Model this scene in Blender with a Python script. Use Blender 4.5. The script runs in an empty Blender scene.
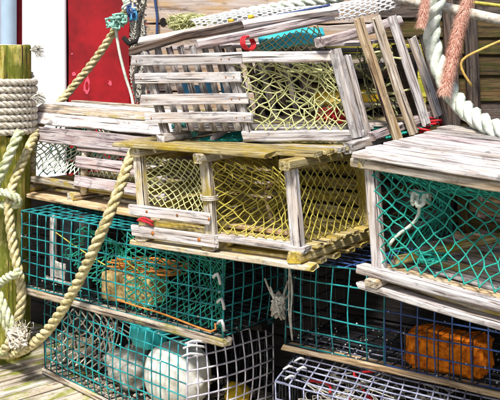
import bpy, math, random
from mathutils import Vector, Matrix, noise
random.seed(7)
R = math.radians
V = Vector
# ------------------------------------------------------------------ camera, world, sun, exposure
S = bpy.context.scene
COL = S.collection
F, CX, YH, CH = 950.0, 250.0, 40.0, 1.52          # focal length in photo pixels, principal column, horizon row, eye height
cam = bpy.data.cameras.new('camera'); co = bpy.data.objects.new('camera', cam); COL.objects.link(co)
co.location = (0, 0, CH); co.rotation_euler = (R(90), 0, 0)
cam.sensor_width = 36; cam.lens = F/500*36; cam.shift_y = -(200-YH)/500; cam.clip_start = .05; cam.clip_end = 2000
S.camera = co
SUN_EL, SUN_AZ = 57, 196                            # azimuth measured clockwise from +Y
wd = bpy.data.worlds.new('World'); S.world = wd; wd.use_nodes = True
nt = wd.node_tree; bg = nt.nodes['Background']
sk = nt.nodes.new('ShaderNodeTexSky'); sk.sky_type = 'NISHITA'; sk.sun_disc = False
sk.sun_elevation = R(SUN_EL); sk.sun_rotation = R(SUN_AZ); sk.air_density = 1.0; sk.dust_density = 3.0; sk.ozone_density = 1.0
nt.links.new(sk.outputs[0], bg.inputs[0]); bg.inputs[1].default_value = .075
sl = bpy.data.lights.new('sun', 'SUN'); sl.energy = 3.4; sl.angle = R(9); sl.color = (1, .96, .9)
so = bpy.data.objects.new('sun', sl); COL.objects.link(so)
sd = V((math.sin(R(SUN_AZ))*math.cos(R(SUN_EL)), math.cos(R(SUN_AZ))*math.cos(R(SUN_EL)), math.sin(R(SUN_EL))))
so.rotation_euler = sd.to_track_quat('Z', 'Y').to_euler()
S.view_settings.view_transform = 'Standard'; S.view_settings.look = 'None'
S.view_settings.gamma = 1.0; S.view_settings.use_curve_mapping = False
S.view_settings.exposure = 0.75

# ------------------------------------------------------------------ helpers
def P(px, py, Y): return V(((px-CX)*Y/F, Y, CH-(py-YH)*Y/F))          # a point of the place at distance Y
def G(px, py, Z): Y = (CH-Z)*F/(py-YH); return V(((px-CX)*Y/F, Y, Z)) # a point of the place at height Z
def rnd(a, b): return random.uniform(a, b)

def add(name, verts, faces, mat, parent=None, smooth=False, M=None):
    me = bpy.data.meshes.new(name); me.from_pydata([tuple(v) for v in verts], [], faces)
    if smooth: me.polygons.foreach_set('use_smooth', [True]*len(me.polygons))
    me.update()
    if mat: me.materials.append(mat)
    o = bpy.data.objects.new(name, me); COL.objects.link(o)
    W = M if M is not None else Matrix.Identity(4)
    if parent is not None:
        o.parent = parent; o.matrix_basis = WI[parent.name] @ W
    else: o.matrix_basis = W
    WI[o.name] = W.inverted()
    return o
WI = {}
def tag(o, label, cat, group=None):
    o['label'] = label; o['category'] = cat
    if group: o['group'] = group
    return o
def thing(name, label, cat, loc, rz=0, group=None):
    o = bpy.data.objects.new(name, None); COL.objects.link(o); o.empty_display_size = .1
    W = Matrix.Translation(loc) @ Matrix.Rotation(rz, 4, 'Z'); o.matrix_basis = W; WI[o.name] = W.inverted()
    return tag(o, label, cat, group)

class MB:
    def __init__(s): s.v = []; s.f = []
    def tube(s, pts, r, n=5, cap=True, twist=0, flute=0):
        m = len(pts); b = len(s.v)
        if m < 2: return
        t = (pts[1]-pts[0]).normalized()
        up = V((0, 0, 1)) if abs(t.z) < .9 else V((1, 0, 0))
        a = (up - t*up.dot(t)).normalized()
        for i, p in enumerate(pts):
            if i: t2 = (pts[min(i+1, m-1)]-pts[i-1])
            else: t2 = pts[1]-pts[0]
            if t2.length > 1e-9: t = t2.normalized()
            a = a - t*a.dot(t)
            if a.length < 1e-6: a = t.orthogonal()
            a.normalize(); c = t.cross(a)
            rr = r[i] if isinstance(r, (list, tuple)) else r
            for k in range(n):
                th = 2*math.pi*k/n+twist*i; r2 = rr*(1-flute*(k % 2)); s.v.append(p + a*(math.cos(th)*r2) + c*(math.sin(th)*r2))
        for i in range(m-1):
            for k in range(n):
                k2 = (k+1) % n
                s.f.append((b+i*n+k, b+i*n+k2, b+(i+1)*n+k2, b+(i+1)*n+k))
        if cap:
            s.f.append(tuple(b+k for k in reversed(range(n)))); s.f.append(tuple(b+(m-1)*n+k for k in range(n)))
    def quad(s, a, b, c, d):
        i = len(s.v); s.v += [a, b, c, d]; s.f.append((i, i+1, i+2, i+3))
    def tri(s, a, b, c):
        i = len(s.v); s.v += [a, b, c]; s.f.append((i, i+1, i+2))
    def knot(s, p, r):
        i = len(s.v)
        for d in ((1,0,0),(-1,0,0),(0,1,0),(0,-1,0),(0,0,1),(0,0,-1)): s.v.append(p+V(d)*r)
        for f in ((0,2,4),(2,1,4),(1,3,4),(3,0,4),(2,0,5),(1,2,5),(3,1,5),(0,3,5)): s.f.append(tuple(i+k for k in f))
    def box(s, lo, hi):
        i = len(s.v)
        for z in (lo[2], hi[2]):
            for x, y in ((lo[0], lo[1]), (hi[0], lo[1]), (hi[0], hi[1]), (lo[0], hi[1])): s.v.append(V((x, y, z)))
        for f in ((3,2,1,0),(4,5,6,7),(0,1,5,4),(1,2,6,5),(2,3,7,6),(3,0,4,7)): s.f.append(tuple(i+k for k in f))
    def build(s, name, mat, parent=None, smooth=False, M=None):
        # verts are world coordinates: keep the object's origin at their middle
        n = len(s.v); c = sum(s.v, V())/max(1, n)
        W = Matrix.Translation(c)
        return add(name, [v-c for v in s.v], s.f, mat, parent, smooth, W)

def spline(pts, step=.02):
    pts = [V(p) for p in pts]; out = []
    for i in range(len(pts)-1):
        p0 = pts[i-1] if i else pts[0]*2-pts[1]
        p1, p2 = pts[i], pts[i+1]
        p3 = pts[i+2] if i+2 < len(pts) else p2*2-p1
        k = max(2, int((p2-p1).length/step))
        for j in range(k):
            t = j/k
            out.append(.5*((2*p1)+(p2-p0)*t+(2*p0-5*p1+4*p2-p3)*t*t+(3*p1-p0-3*p2+p3)*t**3))
    out.append(pts[-1]); return out
def resample(pts, step):
    out = [pts[0]]; acc = 0
    for a, b in zip(pts, pts[1:]):
        L = (b-a).length
        if L < 1e-9: continue
        d = step-acc
        while d <= L: out.append(a+(b-a)*(d/L)); d += step
        acc = L-(d-step)
    return out

def rope(name, pts, rad, mat, parent=None, pitch=None, strands=3, sides=7, jit=.0):
    """laid rope: helical strands round a smooth path, one mesh"""
    pitch = pitch or rad*5.2
    path = resample(spline(pts), pitch/16); mb = MB()
    t = (path[1]-path[0]).normalized(); a = t.orthogonal().normalized(); fr = []
    for i, p in enumerate(path):
        t2 = path[min(i+1, len(path)-1)]-path[max(i-1, 0)]
        if t2.length > 1e-9: t = t2.normalized()
        a = (a-t*a.dot(t)).normalized(); fr.append((p, a.copy(), t.cross(a)))
    ro = rad*.54; rs = rad*.49
    for k in range(strands):
        l = []
        for i, (p, a, c) in enumerate(fr):
            th = 2*math.pi*(k/strands + i/16)
            w = 1+.06*noise.noise(p*25)
            l.append(p+(a*math.cos(th)+c*math.sin(th))*ro*w)
        mb.tube(l, rs, 14, True, -.16, .13)
    o = mb.build(name, mat, parent, True)
    return o

def basis(x, zhint):
    x = x.normalized(); z = (zhint-x*zhint.dot(x)); z = z.normalized() if z.length > 1e-6 else x.orthogonal().normalized()
    return x, z.cross(x), z
def plank(name, p, q, n, width, thick, mat, parent, wob=.0035, taper=.05, ch=None, rough=.006):
    """a weathered piece of sawn wood from p to q, n = direction of its thickness"""
    x, y, z = basis(q-p, n); L = (q-p).length
    M = Matrix((x, y, z)).transposed().to_4x4(); M.translation = (p+q)/2
    ns = max(3, min(9, int(L/.09))); c = ch if ch else min(width, thick)*.2
    sw = 1+rnd(-taper, taper); ew = 1+rnd(-taper, taper); v = []; f = []
    sd_ = rnd(0, 100); bow = rnd(-1, 1)*wob*.8
    for i in range(ns+1):
        t = i/ns; k = sw+(ew-sw)*t
        oy = wob*noise.noise(V((t*3*L*3+sd_, 3, 1))); oz = wob*.6*noise.noise(V((t*3*L*3+sd_, 9, 4)))+bow*(4*t*(1-t)-.6)
        kw = k*(1+.09*noise.noise(V((t*L*14+sd_, 5, 2)))); kt = 1+.1*noise.noise(V((t*L*14+sd_, 1, 8)))
        hw, ht = width/2*kw, thick/2*kt
        pr = ((-hw+c, -ht), (hw-c, -ht), (hw, -ht+c), (hw, ht-c), (hw-c, ht), (-hw+c, ht), (-hw, ht-c), (-hw, -ht+c))
        for a, b in pr:
            ex = (t-.5)*L
            if i in (0, ns): ex += (rnd(-rough, rough) - rough*.0)
            v.append(V((ex, a+oy, b+oz)))
    for i in range(ns):
        for k in range(8):
            k2 = (k+1) % 8; f.append((i*8+k, i*8+k2, (i+1)*8+k2, (i+1)*8+k))
    f.append(tuple(reversed(range(8)))); f.append(tuple(ns*8+k for k in range(8)))
    return add(name, v, f, mat, parent, False, M)

def bilin(a, b, c, d, bulge=None, fn=None):
    """patch: a=(0,0) b=(1,0) c=(1,1) d=(0,1)"""
    def S_(s, t):
        p = a*((1-s)*(1-t))+b*(s*(1-t))+c*(s*t)+d*((1-s)*t)
        if bulge is not None: p = p+bulge*(math.sin(math.pi*min(1, max(0, s)))*math.sin(math.pi*min(1, max(0, t))))
        if fn: p = p+fn(s, t)
        return p
    return S_
def net(name, Sf, m, n, r, mat, parent, jit=.25, sag=.0, skip=0.0, knots=True, sides=4):
    """knotted diamond netting: m meshes across, n half-meshes down"""
    mb = MB(); nodes = {}
    for i in range(n+1):
        for j in range(m+1):
            s = (j+.5*(i % 2))/m; t = i/n
            edge = i in (0, n) or s < .01 or s > .99
            k = .25 if edge else 1
            s2 = s+rnd(-1, 1)*jit*k/m*.8; t2 = t+rnd(-1, 1)*jit*k/n*.9
            nodes[i, j] = Sf(min(1.0, max(0, s2)), min(1, max(0, t2)))
    for (i, j), p in nodes.items():
        if i == n: continue
        for jj in ((j, j+1) if i % 2 else (j-1, j)):
            q = nodes.get((i+1, jj))
            if q is None or random.random() < skip: continue
            if (q-p).length < 1e-4: continue
            mid = (p+q)/2+V((rnd(-1, 1), rnd(-1, 1), rnd(-1, 1)))*(q-p).length*.05-V((0, 0, sag*(q-p).length))
            mb.tube([p, mid, q], r, sides, False)
        if knots: mb.knot(p, r*2.1)
    return mb.build(name, mat, parent, True)
def wires(name, Sf, m, n, r, mat, parent, wob=.003, seg=8, sides=5):
    """welded wire panel"""
    mb = MB(); sd_ = rnd(0, 50)
    def w(p): return p+V((noise.noise(p*6+V((sd_, 0, 0))), noise.noise(p*6+V((0, sd_, 0))), noise.noise(p*6+V((0, 0, sd_)))))*wob*2
    for i in range(n+1):
        mb.tube([w(Sf(k/seg, i/n)) for k in range(seg+1)], r, sides)
    for j in range(m+1):
        mb.tube([w(Sf(j/m, k/seg)) for k in range(seg+1)], r*.97, sides)
    return mb.build(name, mat, parent, True)

class Fr:
    def __init__(s, o, u, v, w): s.o, s.u, s.v, s.w = V(o), V(u), V(v), V(w)
    def p(s, a, b, c): return s.o+s.u*a+s.v*b+s.w*c
def ang(deg, z=0): return V((math.cos(R(deg)), math.sin(R(deg)), z))

# ------------------------------------------------------------------ materials
def mat_new(name):
    m = bpy.data.materials.new(name); m.use_nodes = True; t = m.node_tree
    return m, t, t.nodes['Principled BSDF']
def nd(t, kind, **kw):
    n = t.nodes.new(kind)
    for k, v in kw.items(): setattr(n, k, v)
    return n
def coords(t, scale):
    tc = nd(t, 'ShaderNodeTexCoord'); oi = nd(t, 'ShaderNodeObjectInfo')
    mu = nd(t, 'ShaderNodeMath', operation='MULTIPLY'); mu.inputs[1].default_value = 53.0
    t.links.new(oi.outputs['Random'], mu.inputs[0])
    ad = nd(t, 'ShaderNodeVectorMath', operation='ADD'); t.links.new(tc.outputs['Object'], ad.inputs[0]); t.links.new(mu.outputs[0], ad.inputs[1])
    return ad.outputs[0], oi.outputs['Random']
def noise_n(t, vec, scale, sc3=(1, 1, 1), detail=5, rough=.6, dist=0):
    mp = nd(t, 'ShaderNodeMapping'); mp.inputs['Scale'].default_value = sc3; t.links.new(vec, mp.inputs[0])
    n = nd(t, 'ShaderNodeTexNoise'); n.inputs['Scale'].default_value = scale; n.inputs['Detail'].default_value = detail
    n.inputs['Roughness'].default_value = rough; n.inputs['Distortion'].default_value = dist
    t.links.new(mp.outputs[0], n.inputs['Vector']); return n.outputs['Fac']
def ramp(t, fac, stops):
    r = nd(t, 'ShaderNodeValToRGB'); e = r.color_ramp.elements
    while len(e) < len(stops): e.new(.5)
    for k, (p, c) in enumerate(stops):
        e[k].position = p; e[k].color = (*c, 1) if len(c) == 3 else c
    t.links.new(fac, r.inputs[0]); return r.outputs[0]
def mix(t, fac, a, b, blend='MIX'):
    m = nd(t, 'ShaderNodeMix', data_type='RGBA', blend_type=blend)
    for sock, val in ((m.inputs['Factor'], fac), (m.inputs['A'], a), (m.inputs['B'], b)):
        if isinstance(val, bpy.types.NodeSocket): t.links.new(val, sock)
        elif isinstance(val, (int, float)): sock.default_value = val
        else: sock.default_value = (*val, 1)
    return m.outputs['Result']
def bump(t, b, fac, st, d=.002):
    n = nd(t, 'ShaderNodeBump'); n.inputs['Strength'].default_value = st; n.inputs['Distance'].default_value = d
    t.links.new(fac, n.inputs['Height']); t.links.new(n.outputs[0], b.inputs['Normal'])
def wood(name, light, mid, dark, moss=0.0, mosscol=(.30, .27, .02), tint=(.42, .30, .17), tintamt=.4, crack=.47, gs=1.0):
    m, t, b = mat_new(name); vec, rd = coords(t, 1)
    g = noise_n(t, vec, 1, (5*gs, 85*gs, 85*gs), 6, .68, .5)
    c = ramp(t, g, [(.36, dark), (.46, mid), (.57, light)])
    big = noise_n(t, vec, 1, (5, 22, 22), 3, .6)
    c = mix(t, ramp(t, big, [(.45, (0, 0, 0)), (.66, (tintamt,)*3)]), c, tint)
    cr = noise_n(t, vec, 1, (2.2*gs, 120*gs, 120*gs), 3, .55)
    crk = ramp(t, cr, [(crack-.13, (1, 1, 1)), (crack-.07, (0, 0, 0))])
    c = mix(t, crk, c, (.035, .022, .02))
    blot = noise_n(t, vec, 1, (14, 30, 30), 4, .7)
    c = mix(t, ramp(t, blot, [(.55, (0, 0, 0)), (.68, (.75, .75, .75))]), c, tuple(x*.28 for x in mid))
    if moss > 0:
        ms = noise_n(t, vec, 1, (7, 16, 16), 5, .7)
        mc = mix(t, noise_n(t, vec, 40), tuple(x*.45 for x in mosscol), tuple(min(1, x*1.5) for x in mosscol))
        c = mix(t, ramp(t, ms, [(.62-moss*.5, (0, 0, 0)), (.74-moss*.5, (.9, .9, .9))]), c, mc)
    hv = nd(t, 'ShaderNodeHueSaturation'); mr = nd(t, 'ShaderNodeMapRange'); mr.inputs[3].default_value = .72; mr.inputs[4].default_value = 1.15
    t.links.new(rd, mr.inputs[0]); t.links.new(mr.outputs[0], hv.inputs['Value']); t.links.new(c, hv.inputs['Color'])
    t.links.new(hv.outputs[0], b.inputs['Base Color']); b.inputs['Roughness'].default_value = .8
    b.inputs['Specular IOR Level'].default_value = .25
    ad = nd(t, 'ShaderNodeMath', operation='SUBTRACT'); t.links.new(g, ad.inputs[0])
    m2 = nd(t, 'ShaderNodeRGBToBW'); t.links.new(crk, m2.inputs[0]); t.links.new(m2.outputs[0], ad.inputs[1])
    bump(t, b, ad.outputs[0], .7, .0025)
    return m
def plain(name, col, rough=.6, var=.25, scale=30, bumpst=.2, second=None, metal=0, spec=.4):
    m, t, b = mat_new(name); vec, rd = coords(t, 1)
    n = noise_n(t, vec, scale, detail=5, rough=.65)
    d = second if second else tuple(x*(1-var*1.6) for x in col); l = tuple(min(1, x*(1+var*.5)) for x in col)
    c = ramp(t, n, [(.35, d), (.62, l)])
    t.links.new(c, b.inputs['Base Color']); b.inputs['Roughness'].default_value = rough
    b.inputs['Metallic'].default_value = metal; b.inputs['Specular IOR Level'].default_value = spec
    if bumpst: bump(t, b, n, bumpst, .003)
    return m
M = {}
M['grey'] = wood('weathered_grey_wood', (.60, .58, .57), (.36, .32, .31), (.085, .06, .055), tint=(.50, .38, .26), tintamt=.5)
M['white'] = wood('bleached_wood', (.76, .74, .74), (.54, .50, .50), (.17, .125, .115), tint=(.55, .42, .30), tintamt=.5, crack=.46)
M['tan'] = wood('tan_wood', (.74, .60, .42), (.52, .36, .20), (.17, .09, .045), tint=(.60, .36, .12), tintamt=.5)
M['moss'] = wood('mossy_wood', (.64, .55, .32), (.38, .30, .13), (.06, .042, .018), moss=.25, mosscol=(.42, .30, .03), tint=(.48, .33, .08), tintamt=.6)
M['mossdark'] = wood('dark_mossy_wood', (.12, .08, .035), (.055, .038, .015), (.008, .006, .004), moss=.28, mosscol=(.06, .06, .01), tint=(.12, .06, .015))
M['greymoss'] = wood('grey_wood_with_moss', (.66, .62, .55), (.44, .38, .30), (.13, .09, .06), moss=.26, mosscol=(.46, .35, .06), tint=(.5, .36, .18), tintamt=.6)
M['greyworn'] = wood('worn_tan_grey_wood', (.66, .60, .52), (.46, .38, .30), (.12, .08, .055), moss=.12, mosscol=(.32, .28, .06), tint=(.5, .36, .2), tintamt=.6)
M['purple'] = wood('purplish_grey_wood', (.60, .54, .54), (.40, .33, .34), (.15, .10, .10), tint=(.45, .30, .24), tintamt=.5)
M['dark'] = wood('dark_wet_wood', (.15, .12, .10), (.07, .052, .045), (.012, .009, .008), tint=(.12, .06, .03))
M['nearblack'] = wood('near_black_wood', (.022, .02, .022), (.012, .011, .012), (.003, .003, .003), tint=(.03, .018, .01))  # near black, so the added crates read as darkness; also inner runners
M['olive'] = wood('yellow_green_board', (.54, .48, .08), (.34, .29, .03), (.05, .045, .01), moss=.30, mosscol=(.22, .24, .02), tint=(.5, .45, .03))
M['piling'] = wood('piling_wood', (.74, .68, .26), (.46, .41, .06), (.10, .07, .02), moss=.38, mosscol=(.18, .22, .02), tint=(.62, .42, .05), tintamt=.8, gs=.45)
M['dock'] = wood('dock_wood', (.74, .68, .60), (.52, .45, .37), (.16, .11, .08), moss=.26, mosscol=(.28, .31, .03), tint=(.55, .40, .22), gs=.6)
M['board'] = wood('pale_board_wood', (.66, .57, .51), (.50, .41, .36), (.20, .13, .09), tint=(.62, .36, .12), tintamt=.65, gs=.45, crack=.42)
M['rope'] = plain('yellowish_rope', (.64, .56, .36), .9, .35, 45, .8, second=(.27, .23, .07), spec=.1)
M['ropegreen'] = plain('greenish_white_rope', (.66, .67, .52), .9, .3, 45, .8, second=(.28, .32, .12), spec=.1)
M['ropewhite'] = plain('white_rope', (.72, .75, .68), .9, .2, 45, .8, second=(.42, .48, .38), spec=.1)
M['ropecream'] = plain('cream_rope', (.72, .68, .60), .9, .2, 60, .8, second=(.40, .34, .26), spec=.1)
M['ropeteal'] = plain('teal_rope', (.10, .42, .38), .7, .3, 60, .5)
M['netolive'] = plain('olive_twine', (.52, .44, .09), .8, .3, 40, 0, second=(.28, .24, .03))
M['netlight'] = plain('pale_green_twine', (.55, .54, .28), .8, .3, 40, 0, second=(.36, .38, .14))
M['netmint'] = plain('pale_mint_twine', (.72, .78, .66), .8, .3, 40, 0, second=(.50, .60, .46))
M['netteal'] = plain('teal_twine', (.015, .33, .26), .6, .3, 40, 0, second=(.01, .22, .17))
M['netgrey'] = plain('grey_twine', (.50, .48, .42), .85, .3, 60, 0, second=(.26, .24, .2))
M['netgreen'] = plain('green_twine', (.02, .34, .22), .65, .3, 40, 0)
M['netdark'] = plain('dark_twine', (.06, .06, .02), .8, .3, 40, 0)
M['wireteal'] = plain('teal_coated_wire', (.012, .30, .31), .5, .25, 16, 0, second=(.004, .07, .085), spec=.5)
M['wirenavy'] = plain('navy_coated_wire', (.035, .085, .27), .4, .3, 20, 0, spec=.5)
M['wireblack'] = plain('black_coated_wire', (.010, .016, .022), .45, .3, 20, 0, spec=.5)
M['wirewhite'] = plain('pale_grey_coated_wire', (.62, .60, .66), .5, .3, 25, 0, second=(.30, .29, .38))
M['wireblue'] = plain('blue_grey_coated_wire', (.36, .38, .50), .5, .3, 25, 0, second=(.12, .13, .22))
M['red'] = plain('red_paint', (.36, .004, .010), .55, .15, 5, .35, second=(.20, .002, .006))
M['pink'] = plain('pink_paint', (.75, .10, .16), .6, .2)
M['whitepaint'] = plain('white_paint', (.82, .83, .85), .5, .04, 6, .1)
M['bluepipe'] = plain('pale_blue_paint', (.42, .56, .70), .4, .06, 6, .05)
M['yellow'] = plain('yellow_plastic', (.75, .48, .02), .5, .2)
M['redtwine'] = plain('red_twine', (.62, .02, .03), .6, .2)
M['orange'] = plain('orange_foam', (.80, .22, .012), .9, .3, 55, 1.0, second=(.30, .05, .006), spec=.1)
M['brick'] = plain('tan_brick', (.62, .48, .22), .9, .3, 55, 1.0, second=(.26, .15, .05), spec=.1)
M['orangerope'] = plain('orange_twine', (.60, .24, .05), .8, .3)
M['buoy'] = plain('white_foam', (.84, .84, .80), .7, .08, 14, .5, second=(.50, .47, .38))
M['rag'] = plain('pale_grey_cloth', (.52, .50, .45), .9, .3, 26, .9, second=(.20, .19, .16))
M['tealplastic'] = plain('turquoise_plastic', (.03, .50, .52), .4, .2, 15, .2)
M['cyan'] = plain('cyan_tarp', (.05, .52, .62), .5, .15, 10, .2)
M['skyblue'] = plain('sky_blue_plastic', (.10, .42, .78), .45, .2, 10, .1)
M['weave'] = plain('white_webbing', (.84, .84, .84), .7, .08, 40, .3)
M['bluecord'] = plain('navy_cord', (.04, .08, .22), .6, .2)
M['pinkrope'] = plain('salmon_fibre', (.90, .62, .50), .9, .15, 60, 0, second=(.80, .42, .31))
M['stem'] = plain('dry_stem', (.62, .40, .10), .7, .3)
M['rust'] = plain('rusty_nail', (.42, .15, .03), .8, .4)
M['shell'] = plain('shell_debris', (.50, .42, .34), .8, .6, 90, .3, second=(.10, .06, .04))
M['hole'] = plain('dark_hollow', (.01, .008, .006), .9, .2)
M['clip'] = plain('galvanised_clip', (.62, .62, .64), .45, .15, 30, .1)
M['lichen'] = plain('orange_lichen', (.60, .26, .02), .9, .3)
M['water'] = plain('harbour_water', (.02, .035, .04), .12, .2, 2, .4)

# ------------------------------------------------------------------ setting
def structure(o): o['kind'] = 'structure'; return o
mb = MB(); mb.box((-60, -30, -1.6), (60, 60, -1.5)); structure(mb.build('water', M['water']))
# dock: planks running away to the right, as in the corner of the photograph
dk = bpy.data.objects.new('dock', None); COL.objects.link(dk); dk['kind'] = 'structure'; WI['dock'] = Matrix.Identity(4)
dv = ang(44); du = ang(-46)
for i in range(-16, 18):
    c0 = V((-.6, 4.3, -.022))+du*(i*.155)
    plank('plank', c0-dv*3.3, c0+dv*3.3, V((0, 0, 1)), .148, .04, M['dock'], dk, wob=.003, taper=.01, ch=.008)
for s in (-2.2, 0, 2.2):
    c0 = V((-.6, 4.3, -.13))+dv*s
    plank('joist', c0-du*2.5, c0+du*2.6, V((0, 0, 1)), .1, .16, M['dark'], dk)

# red shed with white corner board and downpipe
WY = 6.4
sh = thing('shed', 'bright red painted wooden shed wall behind the pile of traps', 'shed', (0, WY, 0))
mb = MB(); mb.box((-4, WY+.03, -.1), (5, WY+.9, 3.4)); mb.build('wall_core', M['hole'], sh)
x = -1.225
for i in range(10):
    plank('board', V((x+.21, WY, -.05)), V((x+.21, WY, 3.4)), V((0, 1, 0)), .414, .03, M['red'], sh, wob=.001, taper=.004, ch=.003)
    x += .42
plank('corner_board', V((-1.38, WY-.02, -.05)), V((-1.38, WY-.02, 3.4)), V((0, 1, 0)), .295, .05, M['whitepaint'], sh, wob=.001, taper=0, ch=.008)
plank('trim_board', V((-1.72, WY-.0, -.05)), V((-1.72, WY-.0, 3.4)), V((0, 1, 0)), .37, .03, M['red'], sh, wob=.001, taper=0, ch=.006)
plank('trim_board', V((-2.2, WY-.0, -.05)), V((-2.2, WY-.0, 1.62)), V((0, 1, 0)), .57, .03, M['yellow'], sh, wob=.001, taper=0, ch=.006)
plank('trim_board', V((-2.2, WY-.0, 1.63)), V((-2.2, WY-.0, 3.4)), V((0, 1, 0)), .57, .03, M['red'], sh, wob=.001, taper=0, ch=.006)
mb = MB(); mb.tube([V((-1.605, WY-.09, z)) for z in (-.05, 1.2, 2.3, 3.4)], .054, 20); pipe = mb.build('downpipe', M['bluepipe'], sh, True)
for z in (.9, 2.5):
    mb = MB(); mb.tube([V((-1.605, WY-.09, z-.015)), V((-1.605, WY-.09, z+.015))], .06, 20); mb.build('bracket', M['clip'], pipe)
# worn pink scuffs on the red boards
for px, py, sx, sy, ring in ((87, 86, 3.0, 8, 1), (101, 50, 2.6, 5, 0), (74, 74, 1.8, 2.4, 0), (110, 83, 1.8, 2.6, 0), (72, 54, 1.2, 1.2, 0)):
    c = P(px, py, WY-.018); k = (WY)/F; mb = MB(); n = 14
    for i in range(n):
        a0, a1 = 2*math.pi*i/n, 2*math.pi*(i+1)/n
        ri = .55 if ring else 0
        j0, j1 = (1+.55*noise.noise(V((math.cos(a)*1.6, math.sin(a)*1.6, px))) for a in (a0, a1))
        f = lambda a, r: c+V((math.cos(a)*sx*k*r, 0, math.sin(a)*sy*k*r))
        if ring: mb.quad(f(a0, ri), f(a1, ri), f(a1, j1), f(a0, j0))
        else: mb.tri(c, f(a1, j1), f(a0, j0))
    mb.build('paint_scuff', M['pink'], sh)


# pale board fence standing behind the top trap, with a knot hole and a cord
fe = thing('board_fence', 'pale peach weathered boards standing behind the topmost trap', 'fence', (0, 5.3, 0))
z = 0.0
for hgt in (.42, .40, .41, .38, .43, .40):
    plank('board', V((-.60, 5.3, z+hgt/2)), V((.95, 5.36, z+hgt/2)), V((0, -1, 0)), hgt-.006, .035, M['board'], fe, wob=.003, taper=.004, ch=.004)
    z += hgt
mb = MB(); mb.box((-.58, 5.40, 0), (.95, 5.42, 2.4)); mb.build('backing', M['dark'], fe)
for xx in (-.45, .8): plank('post', V((xx, 5.38, 0)), V((xx, 5.38, 2.4)), V((0, 1, 0)), .09, .07, M['dark'], fe)
c = P(163, 22, 5.281); mb = MB()
for i in range(12):
    a0, a1 = 2*math.pi*i/12, 2*math.pi*(i+1)/12
    g = lambda a: c+V((math.cos(a)*.018, 0, math.sin(a)*.024))
    mb.tri(c, g(a1), g(a0))
mb.build('knot_hole', M['hole'], fe)
mb = MB(); mb.tube(spline([P(154, -25, 5.26), P(155, 0, 5.26), P(157, 15, 5.26), P(157, 28, 5.26), P(156, 60, 5.26)]), .007, 6)
tag(mb.build('cord', M['bluecord'], None, True), 'navy blue cord hanging down the pale boards at the top', 'cord')

# mossy plank wall at the upper right
mw = thing('plank_wall', 'dark mossy green plank wall behind the thick white rope', 'wall', (1.2, 4.6, 0))
z = 0
k = 0
while z < 2.3:
    hgt = rnd(.085, .13)
    plank('board', V((.62, 4.58, z+hgt/2)), V((2.6, 4.75, z+hgt/2)), V((0, -1, .14)), hgt+.012, .03, M['mossdark'] if k % 5 else M['dark'], mw, wob=.004)
    z += hgt; k += 1
for xx in (1.02, 1.12, 2.3): plank('post', V((xx, 4.53+.04*(xx-1), 0)), V((xx-.10 if xx < 2 else xx, 4.53+.04*(xx-1), 2.3)), V((0, 1, 0)), .06, .05, M['dark'], mw)
ob = thing('board_stack', 'yellow green mossy boards seen through the leaning slats', 'boards', (.7, 4.3, 0))
z = 0
for k in range(20):
    if z > 1.46: break
    hgt = rnd(.10, .14)
    plank('board', V((.30, 4.2+rnd(0, .02), z+hgt/2)), V((.80, 4.32+rnd(0, .02), z+hgt/2)), V((0, -1, .14)), hgt+.012, .025, M['olive'] if z > 1.1 else M['mossdark'], ob)
    z += hgt
for xx in (.38, .74): plank('post', V((xx, 4.24+(xx-.3)*.22, 0)), V((xx, 4.24+(xx-.3)*.22, z)), V((0, 1, 0)), .05, .04, M['dark'], ob)

# ------------------------------------------------------------------ wooden traps
def nail(p, n, parent, r=.0055):
    x, y, z = basis(n.orthogonal(), n); mb = MB(); c = p+n.normalized()*.003; k = 8
    ring = [p+(x*math.cos(2*math.pi*i/k)+y*math.sin(2*math.pi*i/k))*r for i in range(k)]
    for i in range(k): mb.tri(c, ring[i], ring[(i+1) % k])
    mb.build('nail', M['rust'], parent)
def lath_u(t, fr, a0, a1, b, c, wid, th, mat, n='w', name='lath', **kw):
    nn = {'w': fr.w, 'v': -fr.v}[n]
    return plank(name, fr.p(a0, b, c), fr.p(a1, b, c), nn, wid, th, M[mat], t, **kw)
def beam_v(t, fr, a, b0, b1, c, wid, th, mat, name='crossbeam', **kw):
    return plank(name, fr.p(a, b0, c), fr.p(a, b1, c), fr.w, wid, th, M[mat], t, **kw)
def post(t, fr, a, b, c0, c1, wid, th, mat, name='post', **kw):
    return plank(name, fr.p(a, b, c0), fr.p(a, b, c1), -fr.v, wid, th, M[mat], t, **kw)
def pick(*a): return random.choice(a)

# --- middle trap
o = G(140, 244, .752); e = G(308, 269, .752); u = (e-o); Lm = u.length; u.normalize()
fm = Fr(o, u, ang(55, .0), V((-.085, .0, 1)))
tm = thing('lobster_trap', 'open wooden lobster trap with olive yellow netting in the middle of the pile', 'lobster trap', o, math.atan2(u.y, u.x))
Wm = .50; Hm = .375
PA = (.035, Lm*.47, Lm-.03)
lath_u(tm, fm, -.02, Lm+.03, -.005, .010, .055, .019, 'greymoss', name='bottom_board')
for b in (.10, .2, .3, .4, .49): lath_u(tm, fm, 0, Lm, b, .010, .05, .017, 'moss', name='bottom_board')
for a in PA: beam_v(tm, fm, a, -.03, Wm+.01, .040, .055, .038, 'moss' if a > .6 else 'greymoss')
for k in range(7): lath_u(tm, fm, .0, Lm+.012, .07+k*.066, .068, .045, .015, 'moss', name='floor_lath')
for a in PA:
    pm = post(tm, fm, a, -.003, .03, .335, .042, .036, 'white' if a > .5 else 'greymoss')
    post(tm, fm, a, Wm-.02, .06, .335, .04, .034, 'moss')
    beam_v(tm, fm, a+.006, -.055 if a > .2 else -.03, Wm+.02, .352, .048, .036, 'moss' if a > .6 else 'greymoss', name='top_crossbeam')
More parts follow.
